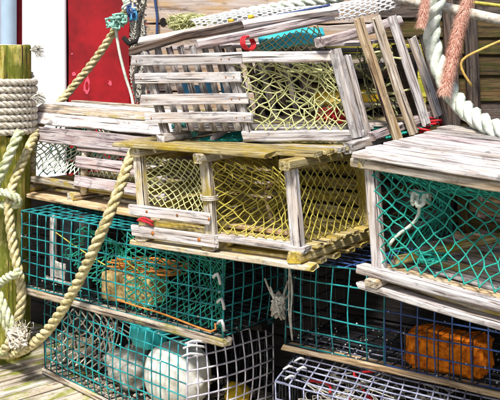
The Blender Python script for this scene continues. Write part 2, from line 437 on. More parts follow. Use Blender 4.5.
for k, b in enumerate((-.012, .075, .155, .235, .315, .395, .475)):
    lath_u(tm, fm, -.05, Lm-.10 if k == 0 else Lm+.03, b, .378, .07 if k == 0 else .062, .016, 'moss' if k == 0 else pick('greymoss', 'grey', 'moss'), name='top_lath')
for c in (.105, .16, .215, .27, .322): lath_u(tm, fm, 0, Lm, Wm, c, .042, .014, 'moss', 'v', name='back_lath')
for b0, c in ((0.03, .12), (.03, .19), (.03, .26), (.03, .32)):
    plank('side_lath', fm.p(.012, b0, c), fm.p(.012, Wm-.02, c), -fm.u, .035, .012, M['moss'], tm)
s1 = lath_u(tm, fm, -.005, PA[1]+.02, -.032, .135, .040, .014, 'white', 'v', name='front_slat')
s2 = lath_u(tm, fm, -.005, PA[1]+.04, -.032, .058, .042, .014, 'white', 'v', name='front_slat')
for t_ in (.08, .22, .36): nail(fm.p(t_, -.040, .136), -fm.v, s1)
for t_ in (.1, .31): nail(fm.p(t_, -.040, .058), -fm.v, s2, .008)
lath_u(tm, fm, PA[1]+.02, Lm+.005, -.002, .068, .05, .02, 'white', name='front_rail')
lath_u(tm, fm, .2, Lm-.05, .10, .09, .022, .016, 'tan', name='inner_lath')
net('net', bilin(fm.p(.05, .006, .16), fm.p(PA[1]-.01, .006, .12), fm.p(PA[1]-.01, .004, .335), fm.p(.05, .004, .335), fm.v*.05), 9, 14, .0024, M['netlight'], tm, jit=.15)
net('net', bilin(fm.p(PA[1]+.02, .01, .08), fm.p(PA[2]-.02, .01, .085), fm.p(PA[2]-.02, .004, .335), fm.p(PA[1]+.02, .004, .335), fm.v*.14), 8, 13, .0024, M['netolive'], tm, jit=.3)
net('net', bilin(fm.p(PA[2]+.005, .02, .08), fm.p(PA[2]+.005, Wm-.04, .08), fm.p(PA[2]+.005, Wm-.04, .335), fm.p(PA[2]+.005, .02, .335), -fm.u*.02), 9, 12, .0024, M['netolive'], tm, jit=.12)
net('net', bilin(fm.p(PA[1], .03, .08), fm.p(PA[1], Wm-.04, .08), fm.p(PA[1], Wm-.04, .335), fm.p(PA[1], .02, .335), fm.u*.12), 9, 12, .0022, M['netolive'], tm, jit=.35)
mb = MB(); mb.tube(spline([fm.p(.50, .15, .10), fm.p(.47, .16, .2), fm.p(.50, .16, .25), fm.p(.58, .16, .265), fm.p(.60, .17, .22)]), .006, 6); mb.build('hoop', M['tan'], tm, True)
mb = MB()
for k in range(4): mb.tube(spline([fm.p(.03+rnd(0, .02), -.042-rnd(0, .01), .10), fm.p(.06+rnd(0, .02), -.046, .105+rnd(-.01, .01)), fm.p(.09+rnd(0, .02), -.044, .095+rnd(-.01, .01))]), .004, 5)
mb.build('twine', M['redtwine'], tm, True)
mb = MB()
for k in range(3): mb.tube([fm.p(PA[1], 0, .20+k*.006)+(fm.u*math.cos(i*.7)+fm.v*math.sin(i*.7))*.031 for i in range(10)], .003, 5)
mb.build('twine', M['ropecream'], tm, True)

# --- left trap with a rounded top
o = G(28, 195, .757); e = G(140, 215, .757); u = (e-o).normalized(); Ll = 1.0
fl = Fr(o, u, ang(48), V((0, 0, 1)))
tl = thing('lobster_trap', 'round-topped grey lath lobster trap with pale mint net beside the mossy piling', 'lobster trap', o, math.atan2(u.y, u.x))
def hoopf(s):   # profile of the bow across the trap, s 0..1 front to back
    a = math.pi*(1-s); ca, sa = math.cos(a), math.sin(a)
    return .26+.26*math.copysign(abs(ca)**.62, ca), .075+.345*abs(sa)**.62
for k, b in enumerate((-.03, .05, .16, .27, .38, .49)): lath_u(tl, fl, -.02, Ll, b, .012, .07, .02, 'tan' if k < 2 else 'greymoss', name='bottom_board')
for a in (.03, .40, .95): beam_v(tl, fl, a, -.055, .55, .042, .05, .036, 'greymoss')
for k in range(6): lath_u(tl, fl, 0, Ll, .04+k*.085, .068, .05, .014, 'moss', name='floor_lath')
for a in (.035, .43, .95):
    mb = MB(); pts = [fl.p(a, *hoopf(i/16)) for i in range(17)]
    pts[0] = fl.p(a, 0, .05); pts[-1] = fl.p(a, .52, .05)
    mb.tube(pts, .017, 8); mb.build('bow', M['greymoss'], tl, True)
for k, s_ in enumerate((.165, .265, .355, .44, .53, .64, .76, .88)):
    b, c = hoopf(s_); b2, c2 = hoopf(s_+.01); n = (fl.v*-(c2-c)+fl.w*(b2-b)).normalized()
    sh_ = n*.024
    plank('lath', fl.p(-.035+rnd(-.01, .01), b, c)+sh_, fl.p(Ll, b, c)+sh_, n, .074 if k == 0 else .066, .013, M[('purple', 'white', 'greyworn', 'white', 'greyworn', 'grey', 'grey', 'grey')[k]], tl, wob=.006)
for c, b in ((.115, -.02), (.20, -.01), (.275, .004)):
    plank('front_slat', fl.p(.40, b-.008, c), fl.p(Ll, b-.008, c), -fl.v+fl.w*.15, .052, .013, M['purple'], tl)
lath_u(tl, fl, .0, .42, -.005, .085, .04, .03, 'greymoss', name='front_rail')
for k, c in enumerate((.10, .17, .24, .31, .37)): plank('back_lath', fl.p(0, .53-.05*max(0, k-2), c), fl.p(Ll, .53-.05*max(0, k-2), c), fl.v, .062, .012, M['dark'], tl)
def bowl(s, t):
    b, c = hoopf(.02+t*.17); return fl.p(.05+.38*s, b+.10*math.sin(math.pi*s)*math.sin(math.pi*t), max(c, .1+t*.2))
net('net', bowl, 11, 12, .0029, M['netmint'], tl, jit=.2)
def bowl2(s, t):
    b, c = hoopf(.02+t*.17); return fl.p(.43+.5*s, b+.03, max(c, .1+t*.2))
net('net', bowl2, 14, 12, .0024, M['netmint'], tl, jit=.25)
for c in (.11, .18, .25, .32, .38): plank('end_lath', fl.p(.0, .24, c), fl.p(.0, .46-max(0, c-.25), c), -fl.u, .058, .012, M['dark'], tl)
net('net', bilin(fl.p(.06, .02, .10), fl.p(.06, .5, .10), fl.p(.06, .38, .40), fl.p(.06, .14, .40)), 10, 12, .0024, M['netteal'], tl, jit=.3)
def inner(s, t): return fl.p(.12+.25*s, .25+.05*math.sin(t*9+s*4), .12+.26*t)
net('net', inner, 8, 9, .003, M['netmint'], tl, jit=.5)

# --- right trap
o = P(374, 288, 3.12); u = ang(-47, -.035)
fr_ = Fr(o, u, ang(47, .085), V((-.075, 0, 1)))
tr = thing('lobster_trap', 'wooden lobster trap with bright teal netting and planked top at the right edge', 'lobster trap', o, R(-47))
Lr, Wr = .88, .56
for k, b in enumerate((-.015, .07, .18, .29, .4, .51)): lath_u(tr, fr_, -.035, Lr, b, .010, .06, .020, 'greymoss' if k else 'grey', name='bottom_board')
RA = (.03, .66, .86)
for a in RA: beam_v(tr, fr_, a, -.05, Wr+.02, .034, .055, .028, 'greymoss')
for k in range(7): lath_u(tr, fr_, 0, Lr, .05+k*.08, .056, .055, .015, pick('grey', 'greymoss', 'tan'), name='floor_lath')
lath_u(tr, fr_, -.04, Lr, -.012, .062, .05, .028, 'white', name='front_rail')
for a in RA:
    post(tr, fr_, a-.005, .005, .06, .402, .044, .036, 'white' if a < .1 else 'grey')
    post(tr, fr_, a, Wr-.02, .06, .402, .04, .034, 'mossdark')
    beam_v(tr, fr_, a, -.04, Wr+.02, .419, .05, .034, 'greymoss', name='top_crossbeam')
for k in range(7):
    lath_u(tr, fr_, -.012+rnd(-.012, .012), Lr, -.012+k*.088, .444, .076, .019, ('white', 'white', 'grey', 'white', 'purple', 'grey', 'grey')[k], name='top_plank', wob=.005)
lath_u(tr, fr_, -.03, Lr, -.030, .416, .030, .016, 'greyworn', 'v', name='top_rail')
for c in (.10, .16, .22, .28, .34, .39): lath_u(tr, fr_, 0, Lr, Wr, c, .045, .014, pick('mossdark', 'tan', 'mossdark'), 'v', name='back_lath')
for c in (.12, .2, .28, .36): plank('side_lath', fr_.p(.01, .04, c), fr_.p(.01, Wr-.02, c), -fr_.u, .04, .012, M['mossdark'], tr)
plank('brace', fr_.p(.06, .05, .09), fr_.p(.30, Wr-.05, .12), fr_.w, .03, .025, M['moss'], tr)
net('net', bilin(fr_.p(.04, -.005, .09), fr_.p(.84, .0, .10), fr_.p(.84, -.005, .40), fr_.p(.04, -.01, .40), fr_.v*.10), 15, 13, .0027, M['netteal'], tr, jit=.3)
def fun(s, t):
    p = bilin(fr_.p(.05, .03, .09), fr_.p(.05, .42, .1), fr_.p(.05, .42, .40), fr_.p(.05, .02, .40))(s, t)
    q = fr_.p(.24, .20, .24); k = .55*math.sin(math.pi*s)*math.sin(math.pi*t); return p.lerp(q, k)
net('net', fun, 11, 12, .0025, M['netteal'], tr, jit=.35)
def drape(s, t): return fr_.p(.05+.8*s, .03+.34*t, .38-.05*math.sin(math.pi*t)-.05*math.sin(s*7)*t)
net('net', drape, 17, 12, .0025, M['netteal'], tr, jit=.4)
mb = MB()
q = fr_.p(.19, .04, .315)
for k in range(7): mb.tube(spline([q+V((rnd(-.03, .05), rnd(-.02, .02), rnd(-.025, .025))) for _ in range(4)]), .007, 6)
mb.tube(spline([q, q+V((-.01, .02, -.07)), q+V((-.07, .05, -.13)), q+V((-.09, .06, -.16))]), .006, 6)
mb.build('knot', M['ropewhite'], tr, True)
mb = MB()
q = fr_.p(.17, .1, .085)
for k in range(12): mb.tube(spline([q+V((rnd(-.05, .06), rnd(-.03, .03), rnd(-.0, .035))) for _ in range(4)]), .004, 5)
mb.build('twine', M['netteal'], tr, True)

# --- top trap, racked to the left, resting on the middle and right traps
o = P(163, 144, 3.57); e = P(365, 143, 3.46); u = (e-o); Lt = u.length; u.normalize()
ft = Fr(o, u, ang(52, .05), V((-.262, 0, 1)))
tt = thing('lobster_trap', 'topmost wooden lobster trap, racked sideways, with slatted front and pale net', 'lobster trap', o, math.atan2(u.y, u.x))
Wt = .47; Ht = .345; TM = Lt*.44
beam_v(tt, ft, .01, -.02, Wt, .022, .045, .036, 'grey')
beam_v(tt, ft, TM, .0, Wt, .022, .045, .036, 'dark')
plank('crossbeam', ft.p(Lt-.02, -.075, -.005), ft.p(Lt+.035, Wt+.0, .03), ft.w, .05, .042, M['grey'], tt, wob=.012)
plank('crossbeam', ft.p(Lt+.03, .0, .02), ft.p(Lt+.04, Wt-.05, .05), ft.w, .035, .035, M['purple'], tt, wob=.01)
for k in range(5): lath_u(tt, ft, 0, Lt, .08+k*.09, .047, .05, .013, pick('grey', 'greymoss', 'dark'), name='floor_lath')
lath_u(tt, ft, TM-.02, Lt+.0, -.0, .028, .042, .028, 'white', 'v', name='front_rail')
lath_u(tt, ft, TM-.10, Lt-.02, -.0, Ht-.028, .042, .03, 'white', 'v', name='front_rail')
post(tt, ft, .012, .012, .0, Ht, .034, .03, 'grey')
post(tt, ft, TM, .005, .02, Ht-.05, .035, .028, 'grey')
post(tt, ft, Lt-.015, -.012, .02, Ht-.005, .044, .036, 'white')
post(tt, ft, Lt-.005, .04, .02, Ht-.03, .03, .026, 'white')
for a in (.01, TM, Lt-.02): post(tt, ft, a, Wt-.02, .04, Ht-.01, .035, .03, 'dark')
sl_ = []
for c in (.100, .168, .248, .315):
    s_ = lath_u(tt, ft, -.025, TM+.045 if c < .31 else TM+.06, -.018, c, .040, .013, 'white', 'v', name='front_slat'); sl_.append((s_, c))
for s_, c in sl_:
    for t_ in (.0, TM-.01, TM+.02): nail(ft.p(t_, -.026, c), -ft.v, s_, .0035)
for k in range(7): post(tt, ft, .05+k*.045, .035, .045, Ht+.015, .027, .012, pick('grey', 'purple', 'grey'), name='inner_slat')
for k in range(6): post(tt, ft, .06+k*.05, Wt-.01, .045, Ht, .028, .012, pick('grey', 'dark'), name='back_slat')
# loose top timbers
plank('top_beam', ft.p(-.05, .02, Ht+.005), ft.p(TM+.05, .06, Ht+.095), ft.w, .06, .03, M['dark'], tt, wob=.01)
plank('top_beam', ft.p(-.035, .07, Ht+.035), ft.p(TM+.40, .1, Ht+.135), ft.w+ft.v*.4, .055, .028, M['white'], tt, wob=.008)
plank('top_beam', ft.p(TM-.10, -.005, Ht+.022), ft.p(Lt-.06, .12, Ht+.115), ft.w, .045, .036, M['purple'], tt, wob=.006)
plank('end_rail', ft.p(Lt-.045, -.04, Ht+.022), ft.p(Lt+.035, Wt*.85, Ht+.085), ft.w, .045, .038, M['purple'], tt, wob=.008)
for b in (.18, .27, .36, .45): lath_u(tt, ft, 0, Lt-.02, b, Ht+.006, .05, .013, pick('grey', 'purple', 'dark'), name='top_lath')
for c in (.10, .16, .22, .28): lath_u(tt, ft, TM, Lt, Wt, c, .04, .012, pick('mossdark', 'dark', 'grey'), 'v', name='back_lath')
for k, (b, mt_) in enumerate(((.09, 'tan'), (.205, 'greyworn'), (.32, 'white'), (.425, 'grey'))):
    plank('end_slat', ft.p(Lt+.075+k*.003, b, -.012+.02*k), ft.p(Lt+.055, b-.02+.01*k, Ht+.075+(.03 if k < 3 else -.06)), ft.u-ft.v*.5, .047, .02, M[mt_], tt, wob=.004)
net('net', bilin(ft.p(TM+.03, .0, .05), ft.p(Lt-.03, -.01, .05), ft.p(Lt-.03, -.005, Ht-.03), ft.p(TM+.02, -.01, Ht-.03), ft.v*.08), 9, 13, .0025, M['netlight'], tt, jit=.55)
net('net', bilin(ft.p(TM+.03, .06, .05), ft.p(Lt-.03, .06, .05), ft.p(Lt-.03, .05, Ht-.03), ft.p(TM+.02, .05, Ht-.03), ft.v*.16), 8, 11, .0022, M['netlight'], tt, jit=.6)
net('net', bilin(ft.p(.05, .05, .0), ft.p(Lt+.06, .05, .012), ft.p(Lt+.06, Wt-.02, .015), ft.p(.05, Wt-.02, .0), V((0, 0, .02))), 26, 26, .0032, M['netteal'], tt, jit=.45)
net('net', bilin(ft.p(Lt, .10, .08), ft.p(Lt, Wt-.03, .08), ft.p(Lt, Wt-.03, Ht), ft.p(Lt, .1, Ht), -ft.u*.05), 7, 9, .002, M['netdark'], tt, jit=.3)
mb = MB()
for k in range(8):
    q = ft.p(Lt+.045, .30+rnd(-.02, .1), .01+rnd(0, .03)); mb.tube(spline([q, q+V((rnd(-.05, .06), rnd(-.04, .03), rnd(-.03, .02))), q+V((rnd(-.06, .08), rnd(-.05, .03), rnd(-.03, .03)))]), .005, 5)
mb.build('twine', M['redtwine'], tt, True); mb = MB()
for k in range(3): mb.tube([ft.p(TM+.075+k*.007, .012, Ht+.025)+ft.w*(.026*math.sin(i*.628))+ft.v*(.032*math.cos(i*.628)) for i in range(11)], .0035, 5)
mb.build('twine', M['redtwine'], tt, True)

# ------------------------------------------------------------------ wire traps
def wire_trap(label, o, yaw, vdir, L, W, H, cell, fmat, emat, tmat, bmat, run=.035, r=.003, frontparts=None, bul=.012, rmat='greyworn', er=None, ecell=None):
    t = thing('wire_trap', label, 'lobster trap', o, R(yaw))
    f = Fr(o, ang(yaw), ang(vdir), V((0, 0, 1)))
    z0 = run; nx, ny, nz = max(2, round(L/cell)), max(2, round(W/cell)), max(2, round(H/cell))
    for k, b in enumerate((.012, W*.5, W-.02)):
        plank('runner', f.p(-.01, b, run/2), f.p(L+.01, b, run/2), f.w, .05, run-.004, M[rmat if k == 0 else 'nearblack'], t)  # inner runners near black so they hardly show
    q = lambda a, b, c: f.p(a, b, z0+c)
    if frontparts:
        for (a0, a1, mt) in frontparts:
            wires('front_mesh', bilin(q(a0, 0, 0), q(a1, 0, 0), q(a1, 0, H), q(a0, 0, H), -f.v*bul), max(2, round((a1-a0)/cell)), nz, r, M[mt], t)
    else:
        wires('front_mesh', bilin(q(0, 0, 0), q(L, 0, 0), q(L, 0, H), q(0, 0, H), -f.v*bul), nx, nz, r, M[fmat], t)
    wires('back_mesh', bilin(q(0, W, 0), q(L, W, 0), q(L, W, H), q(0, W, H)), nx, nz, r, M[bmat], t)
    wires('end_mesh', bilin(q(0, 0, 0), q(0, W, 0), q(0, W, H), q(0, 0, H), -f.u*bul), ny, nz, r, M[bmat], t)
    wires('end_mesh', bilin(q(L, 0, 0), q(L, W, 0), q(L, W, H), q(L, 0, H), f.u*bul*1.5), round(W/(ecell or cell)), round(H/(ecell or cell)), er or r, M[emat], t)
    wires('top_mesh', bilin(q(0, 0, H), q(L, 0, H), q(L, W, H), q(0, W, H), -f.w*bul), nx, ny, r, M[tmat], t)
    wires('bottom_mesh', bilin(q(0, 0, 0), q(L, 0, 0), q(L, W, 0), q(0, W, 0)), nx, ny, r, M[bmat], t)
    return t, f, q

# teal trap under the left and middle traps
o = G(22, 293, .375); e = G(205, 342, .375); d = e-o; yw = math.degrees(math.atan2(d.y, d.x))
ta, fa, qa = wire_trap('teal wire trap on a wooden runner under the round-topped trap', o, yw, yw+92, d.length+.09, .50, .335, .058, 'wireteal', 'wireteal', 'wireteal', 'wireblack')
La = d.length+.09
net('net_head', bilin(qa(.66, .02, .01), qa(La-.02, .02, .02), qa(La-.02, .04, .30), qa(.62, .03, .32), fa.v*.15), 15, 20, .0026, M['netgreen'], ta, jit=.35)
net('net_head', bilin(qa(.26, .02, .17), qa(.42, .12, .02), qa(.5, .2, .2), qa(.34, .05, .31), fa.v*.1), 11, 12, .0026, M['netgreen'], ta, jit=.6)
net('net_head', bilin(qa(.42, .16, .0), qa(.66, .16, .02), qa(.66, .2, .15), qa(.42, .2, .15), fa.v*.1), 10, 12, .0024, M['netgreen'], ta, jit=.5)
for a0, c0, a1, c1, mt in ((.10, .02, .10, .31, 'grey'), (.22, .02, .22, .33, 'wireblack'), (.30, .02, .30, .33, 'dark'), (.33, .3, .33, .02, 'wireblack')):
    plank('strut', qa(a0, .10, c0), qa(a1, .10, c1), -fa.v, .03, .02, M[mt], ta)
plank('panel', qa(.19, .16, .01), qa(.19, .16, .33), -fa.v, .22, .008, M['wireblack'], ta)
plank('vent_frame', qa(.13, .03, .05), qa(.30, .03, .045), -fa.v, .016, .01, M['grey'], ta)
plank('vent_panel', qa(.18, .04, .095), qa(.25, .04, .09), -fa.v, .07, .008, M['rag'], ta)
mb = MB()
for (a, c) in ((La+.0, .05), (La+.0, .13), (La-.02, .22)):
    mb = MB(); mb.tube(spline([qa(a-.02, -.01, c), qa(a+.01, -.02, c+.02), qa(a+.015, -.01, c-.02)]), .006, 6); mb.build('hook', M['clip'], ta, True)
mb = MB(); mb.tube(spline([qa(.62, -.005, .045), qa(.75, -.01, .04), qa(.9, -.01, .035), qa(La-.05, -.01, .015), qa(La-.03, -.012, .05)]), .004, 5); mb.build('twine', M['orangerope'], ta, True)
mb = MB(); mb.tube(spline([qa(.2, .03, .26), qa(.32, .06, .2), qa(.5, .1, .13), qa(.60, .05, .19), qa(.72, .03, .17)]), .003, 5); mb.build('twine', M['netolive'], ta, True)

def lump(name, c, rx, ry, rz, mat, parent=None, rough=.1, boxy=2.0, yaw=0, fs=6, sub=(20, 12), flat=None):
    """rounded solid; boxy > 2 squares it off"""
    mb = MB(); nu, nv = sub; e = 2/boxy
    sg = lambda x, p: math.copysign(abs(x)**p, x)
    rz_ = Matrix.Rotation(yaw, 3, 'Z')
    for j in range(nv+1):
        ph = -math.pi/2+math.pi*j/nv
        for i in range(nu):
            th = 2*math.pi*i/nu
            p = V((sg(math.cos(ph), e)*sg(math.cos(th), e)*rx, sg(math.cos(ph), e)*sg(math.sin(th), e)*ry, sg(math.sin(ph), e)*rz))
            p = p*(1+rough*noise.noise(p*fs/max(rx, ry)*.5+V((c.x*9, 0, c.z*7))))
            mb.v.append(c+rz_ @ p)
    for j in range(nv):
        for i in range(nu):
            i2 = (i+1) % nu; mb.f.append((j*nu+i, j*nu+i2, (j+1)*nu+i2, (j+1)*nu+i))
    return mb.build(name, mat, parent, True)

# bait brick and orange twine inside the teal trap
bk = thing('brick', 'tan ballast brick inside the teal trap under orange twine', 'brick', qa(.60, .13, .005), R(yw))
q = qa(.60, .13, .068); lump('block', q, .13, .07, .06, M['brick'], bk, .03, 14, R(yw+8), 14, (40, 24))
ot = MB()
for k in range(34):
    q = qa(.46+rnd(0, .26), .13+rnd(-.07, .07), .14+rnd(0, .035)); ot.tube(spline([q, q+V((rnd(.02, .09), rnd(-.06, .02), rnd(-.012, .015))), q+V((rnd(.08, .16), rnd(-.1, .02), rnd(-.012, .012)))]), .0045, 5)
tag(ot.build('twine_heap', M['orangerope'], None, True), 'tangle of orange twine lying on the tan brick', 'twine')

# lower left trap on the dock
o = G(45, 374, .0); A = G(187, 345, .372); yw2 = math.degrees(math.atan2(A.y-o.y, A.x-o.x)); L2 = math.hypot(A.x-o.x, A.y-o.y)
tb_, fb, qb = wire_trap('teal wire trap with pale end mesh standing on the dock planks at the left', o, yw2, yw2+88, L2, .44, .345, .052, 'wireteal', 'wirewhite', 'wireteal', 'wireblack', run=.028, bul=.02, er=.0036, ecell=.046)
net('net_head', bilin(qb(.06, .0, .04), qb(.26, .16, .02), qb(.34, .16, .27), qb(.14, .02, .30), fb.v*.05), 7, 8, .0034, M['ropecream'], tb_, jit=.22)
mb = MB()
for k in range(5): mb.tube(spline([qb(.32+rnd(0, .12), .05+rnd(0, .1), .28), qb(.4+rnd(0, .12), .05+rnd(0, .1), .16+rnd(0, .1)), qb(.34+rnd(0, .2), .06+rnd(0, .1), .04+rnd(0, .06))]), .003, 5)
mb.build('twine', M['netgrey'], tb_, True)
mb = MB()
for (b, c) in ((.03, .345), (.10, .34), (.015, .30), (.02, .33)):
    q = qb(L2, b, c); mb.tube(spline([q+V((-.03, -.01, .0)), q+V((0, -.01, .012)), q+V((.03, 0, .006)), q+V((.05, .02, -.004))]), .0045, 6)
o_ = mb.build('clips', M['clip'], tb_, True); o_['kind'] = 'stuff'
by = thing('buoy', 'large white foam buoy inside the pale-ended wire trap', 'buoy', qb(L2-.25, .15, .005))
bc = qb(L2-.25, .15, .135); lump('float', bc, .135, .125, .128, M['buoy'], by, .02, 2.4, R(yw2), 4, (32, 20))
mb = MB(); mb.tube([bc+fb.u*.10, bc+fb.u*.155], [.035, .02], 14); mb.build('neck', M['buoy'], by, True)
tag(lump('crumpled_bag', qb(.47, .16, .085), .13, .10, .08, M['rag'], None, .45, 2.2, R(yw2), 5, (34, 20)), 'crumpled pale grey sack inside the dockside wire trap', 'sack')
tag(lump('plastic_jug', qb(.58, .15, .255), .075, .06, .055, M['tealplastic'], None, .12, 4, R(yw2), 4, (24, 14)), 'turquoise plastic jug above the crumpled sack', 'jug')
db = MB()
for k in range(520):
    q = qb(rnd(.3, L2-.02), rnd(.0, .40), rnd(.003, .02)); db.knot(q, rnd(.004, .012))
o_ = db.build('shell_litter', M['shell']); o_['label'] = 'brown shell and gravel litter on the floor of the dockside trap'; o_['category'] = 'litter'; o_['kind'] = 'stuff'

# right wire trap, teal front panel then navy wires
o = G(286, 350, .385); e = G(500, 398, .385); d = e-o; yw3 = math.degrees(math.atan2(d.y, d.x)); L3 = 1.15
tc_, fc, qc = wire_trap('dark wire trap with half teal front on a yellowed runner under the right trap', o, yw3, yw3+90, L3, .5, .310, .062, 'wireteal', 'wirenavy', 'wirenavy', 'wireblack', frontparts=((0, .40, 'wireteal'), (.403, L3, 'wirenavy')), rmat='tan', run=.024)
fo = thing('ballast_float', 'orange foam block inside the navy wire trap at lower right', 'float', qc(.60, .10, .003), R(yw3))
lump('block', qc(.60, .085, .066), .135, .07, .062, M['orange'], fo, .13, 7, R(yw3+4), 20, (56, 30))
mb = MB()
for i in range(7):
    x_ = -.12+i*.04; mb.tube([qc(.6+x_, -.004, .002), qc(.6+x_, -.004, .15), qc(.6+x_, .165, .15)], .0022, 4)
mb.build('cage', M['wireblack'], fo)
mb = MB()
for k in range(3): mb.tube(spline([qc(.02, -.01, .3), qc(.03+rnd(-.01, .01), -.015, .2), qc(.02+rnd(-.01, .015), -.012, .11), qc(.035, -.012, .02)]), .0035, 5)
mb.build('twine', M['netgrey'], tc_, True)
kn = MB(); q = qc(-.02, -.02, .14)
for k in range(26): kn.tube(spline([q+V((rnd(-.026, .026), rnd(-.02, .02), rnd(-.045, .045))) for _ in range(4)]), .006, 5)
for dx, dz in ((-.05, .10), (.035, .09), (.05, .06), (-.03, .07)): kn.tube(spline([q, q+V((dx*.6, 0, dz*.5)), q+V((dx, 0, dz))]), .004, 5)
kn.build('rope_knot', M['netgrey'], tc_, True)

# lower right trap, only its top and clips show
o = G(276, 381, .370); o.z = 0
td, fd, qd = wire_trap('low blue grey wire trap under the yellowed runner at the bottom edge', o, -36, 74, 1.1, .60, .338, .056, 'wireblue', 'wireblack', 'wireblue', 'wireblack', run=.03)
mb = MB()
for a, b in ((.03, .02), (.0, .10), (.05, .12), (.02, .2)):
    q = qd(a, b, .345); mb.tube(spline([q, q+V((.02, .0, .012)), q+V((.035, .01, .004))]), .0042, 6)
o_ = mb.build('clips', M['clip'], td, True); o_['kind'] = 'stuff'
rr_ = thing('rope_scraps', 'red rope scraps inside the bottom right wire trap', 'rope scraps', qd(.35, .3, .01))
for k in range(13):
    q = qd(rnd(.1, .6), rnd(.1, .5), rnd(.18, .25)); mb = MB()
    mb.tube(spline([q, q+V((rnd(-.06, .06), rnd(-.06, .06), rnd(-.03, .02))), q+V((rnd(-.1, .1), rnd(-.1, .1), rnd(-.04, .02)))]), .005, 5); mb.build('strand', M['redtwine'], rr_, True)
rs = MB()
for k in range(120): q = qd(rnd(.05, .6), rnd(.05, .5), rnd(.12, .27)); rs.tube(spline([q]+[q+V((rnd(-.07, .07), rnd(-.07, .07), rnd(-.03, .03))) for _ in range(4)], .02), .0025, 4)
tag(rs.build('rope_scraps', M['netgrey'], None, True), 'grey twine scraps under the blue grey top mesh', 'twine')
tag(lump('yellow_scrap', qb(L2-.06, .30, .06), .05, .09, .04, M['yellow'], None, .3, 2.5), 'yellow plastic scrap behind the pale end mesh', 'scrap')

def specks(q, L, W, H, t, n, nz, bul, mats=('shell', 'clip', 'rag')):
    for mt in mats:
        mb = MB()
        for k in range(n):
            if random.random() < .4:
                a_, c_ = rnd(0, L), random.randrange(0, nz+1)/nz; p = q(a_, -bul*math.sin(math.pi*c_)*.6, H*c_+rnd(0, .003))
            else: p = q(rnd(0, L), rnd(0, W*.7), rnd(.003, .012))
            mb.knot(p, rnd(.0018, .005))
        o_ = mb.build('barnacle_specks', M[mt], t); o_['kind'] = 'stuff'
specks(qa, La, .5, .335, ta, 45, 6, .012); specks(qb, L2, .44, .345, tb_, 60, 7, .02); specks(qc, .9, .5, .31, tc_, 70, 5, .012)

# added crates, seen nowhere in the place, supplying the dark behind the meshes
def shade_crate(label, p0, yaw, L, D, H, rows):
    t = thing('shade_crate', label, 'shade_crate', p0, R(yaw), 'added shade crates behind the traps'); u = ang(yaw); v = ang(yaw+90); h = H/rows; w = V((0, 0, 1))
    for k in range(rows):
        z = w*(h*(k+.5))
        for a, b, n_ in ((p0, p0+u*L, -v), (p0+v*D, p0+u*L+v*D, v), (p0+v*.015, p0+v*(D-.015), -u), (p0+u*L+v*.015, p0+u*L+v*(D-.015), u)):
            plank('board', a+z, b+z, n_, h-.004, .022, M['nearblack'], t, wob=.002, taper=.01)
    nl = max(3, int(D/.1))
    for k in range(nl): b = (k+.5)*D/nl; plank('lid_board', p0+v*b+w*(H+.012), p0+u*L+v*b+w*(H+.012), w, D/nl-.004, .02, M['nearblack'], t, wob=.002, taper=.01)
shade_crate('added black plank box supplying the dark behind the teal wire trap', V((fa.p(-.75, .56, 0).x, fa.p(-.75, .56, 0).y, 0)), yw, 1.98, .34, .72, 6)
shade_crate('added black plank box supplying the dark behind the half teal wire trap', V((fc.p(-.06, .56, 0).x, fc.p(-.06, .56, 0).y, 0)), yw3, 1.6, .34, .70, 6)
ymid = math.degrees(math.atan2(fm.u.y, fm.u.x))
q = fm.p(.16, .66, 0); shade_crate('tall added black plank box supplying the dark behind the olive netted trap', V((q.x, q.y, 0)), ymid, .80, .24, 1.10, 8)
shade_crate('flat added black box supplying the dark behind the net half of the topmost trap', V((.03, 4.03, 1.125)), -9, .66, .10, .34, 3)

# ------------------------------------------------------------------ piling with rope
pc = V((-1.235, 4.62, 0)); pr = .165
pl = thing('piling', 'mossy yellow green wooden dock piling with a rope collar at the left edge', 'piling', pc)
v = []; f = []; n = 72; zs = [-.3, 0, .3, .6, .9, 1.2, 1.40, 1.475, 1.492, 1.497]
for j, z in enumerate(zs):
    for i in range(n):
        th = 2*math.pi*i/n
        r = pr*(1+.035*noise.noise(V((math.cos(th)*7, math.sin(th)*7, z*.35)))+.018*noise.noise(V((math.cos(th)*26, math.sin(th)*26, z*.8))))
        if j == len(zs)-2: r *= .985
        if j == len(zs)-1: r *= .95
        v.append(V((z, math.cos(th)*r, math.sin(th)*r)))
for j in range(len(zs)-1):
    for i in range(n): i2 = (i+1) % n; f.append((j*n+i, j*n+i2, (j+1)*n+i2, (j+1)*n+i))
Mp = Matrix.Translation(pc) @ Matrix(((0, 1, 0), (0, 0, 1), (1, 0, 0))).to_4x4()
add('trunk', v, f, M['piling'], pl, True, Mp)
b_ = len(v); vv = [V((1.496, math.cos(2*math.pi*i/n)*pr*.955, math.sin(2*math.pi*i/n)*pr*.955)) for i in range(n)]+[V((1.50, 0, 0))]
add('cap', vv, [(i, (i+1) % n, n) for i in range(n)], M['whitepaint'], pl, False, Mp)
hd = (P(19, 131, 4.4)-pc); hd.z = 0; hd.normalize(); hz = 1.52-(131-40)*4.47/F
mb = MB(); mb.tube([pc+V((0, 0, hz))+hd*(pr-.03), pc+V((0, 0, hz))+hd*(pr+.004)], .034, 16); mb.build('bore', M['hole'], pl, True)
pts = []
for i in range(8*24+1):
    th = 2*math.pi*i/24+.6; z = 1.345-.0335*i/24*1.0
    pts.append(pc+V((math.cos(th)*(pr+.018), math.sin(th)*(pr+.018), z)))
wr = rope('rope_collar', pts[::2], .0175, M['ropecream'], None, sides=6)
tag(wr, 'white rope wound in tight turns round the mossy piling', 'rope')
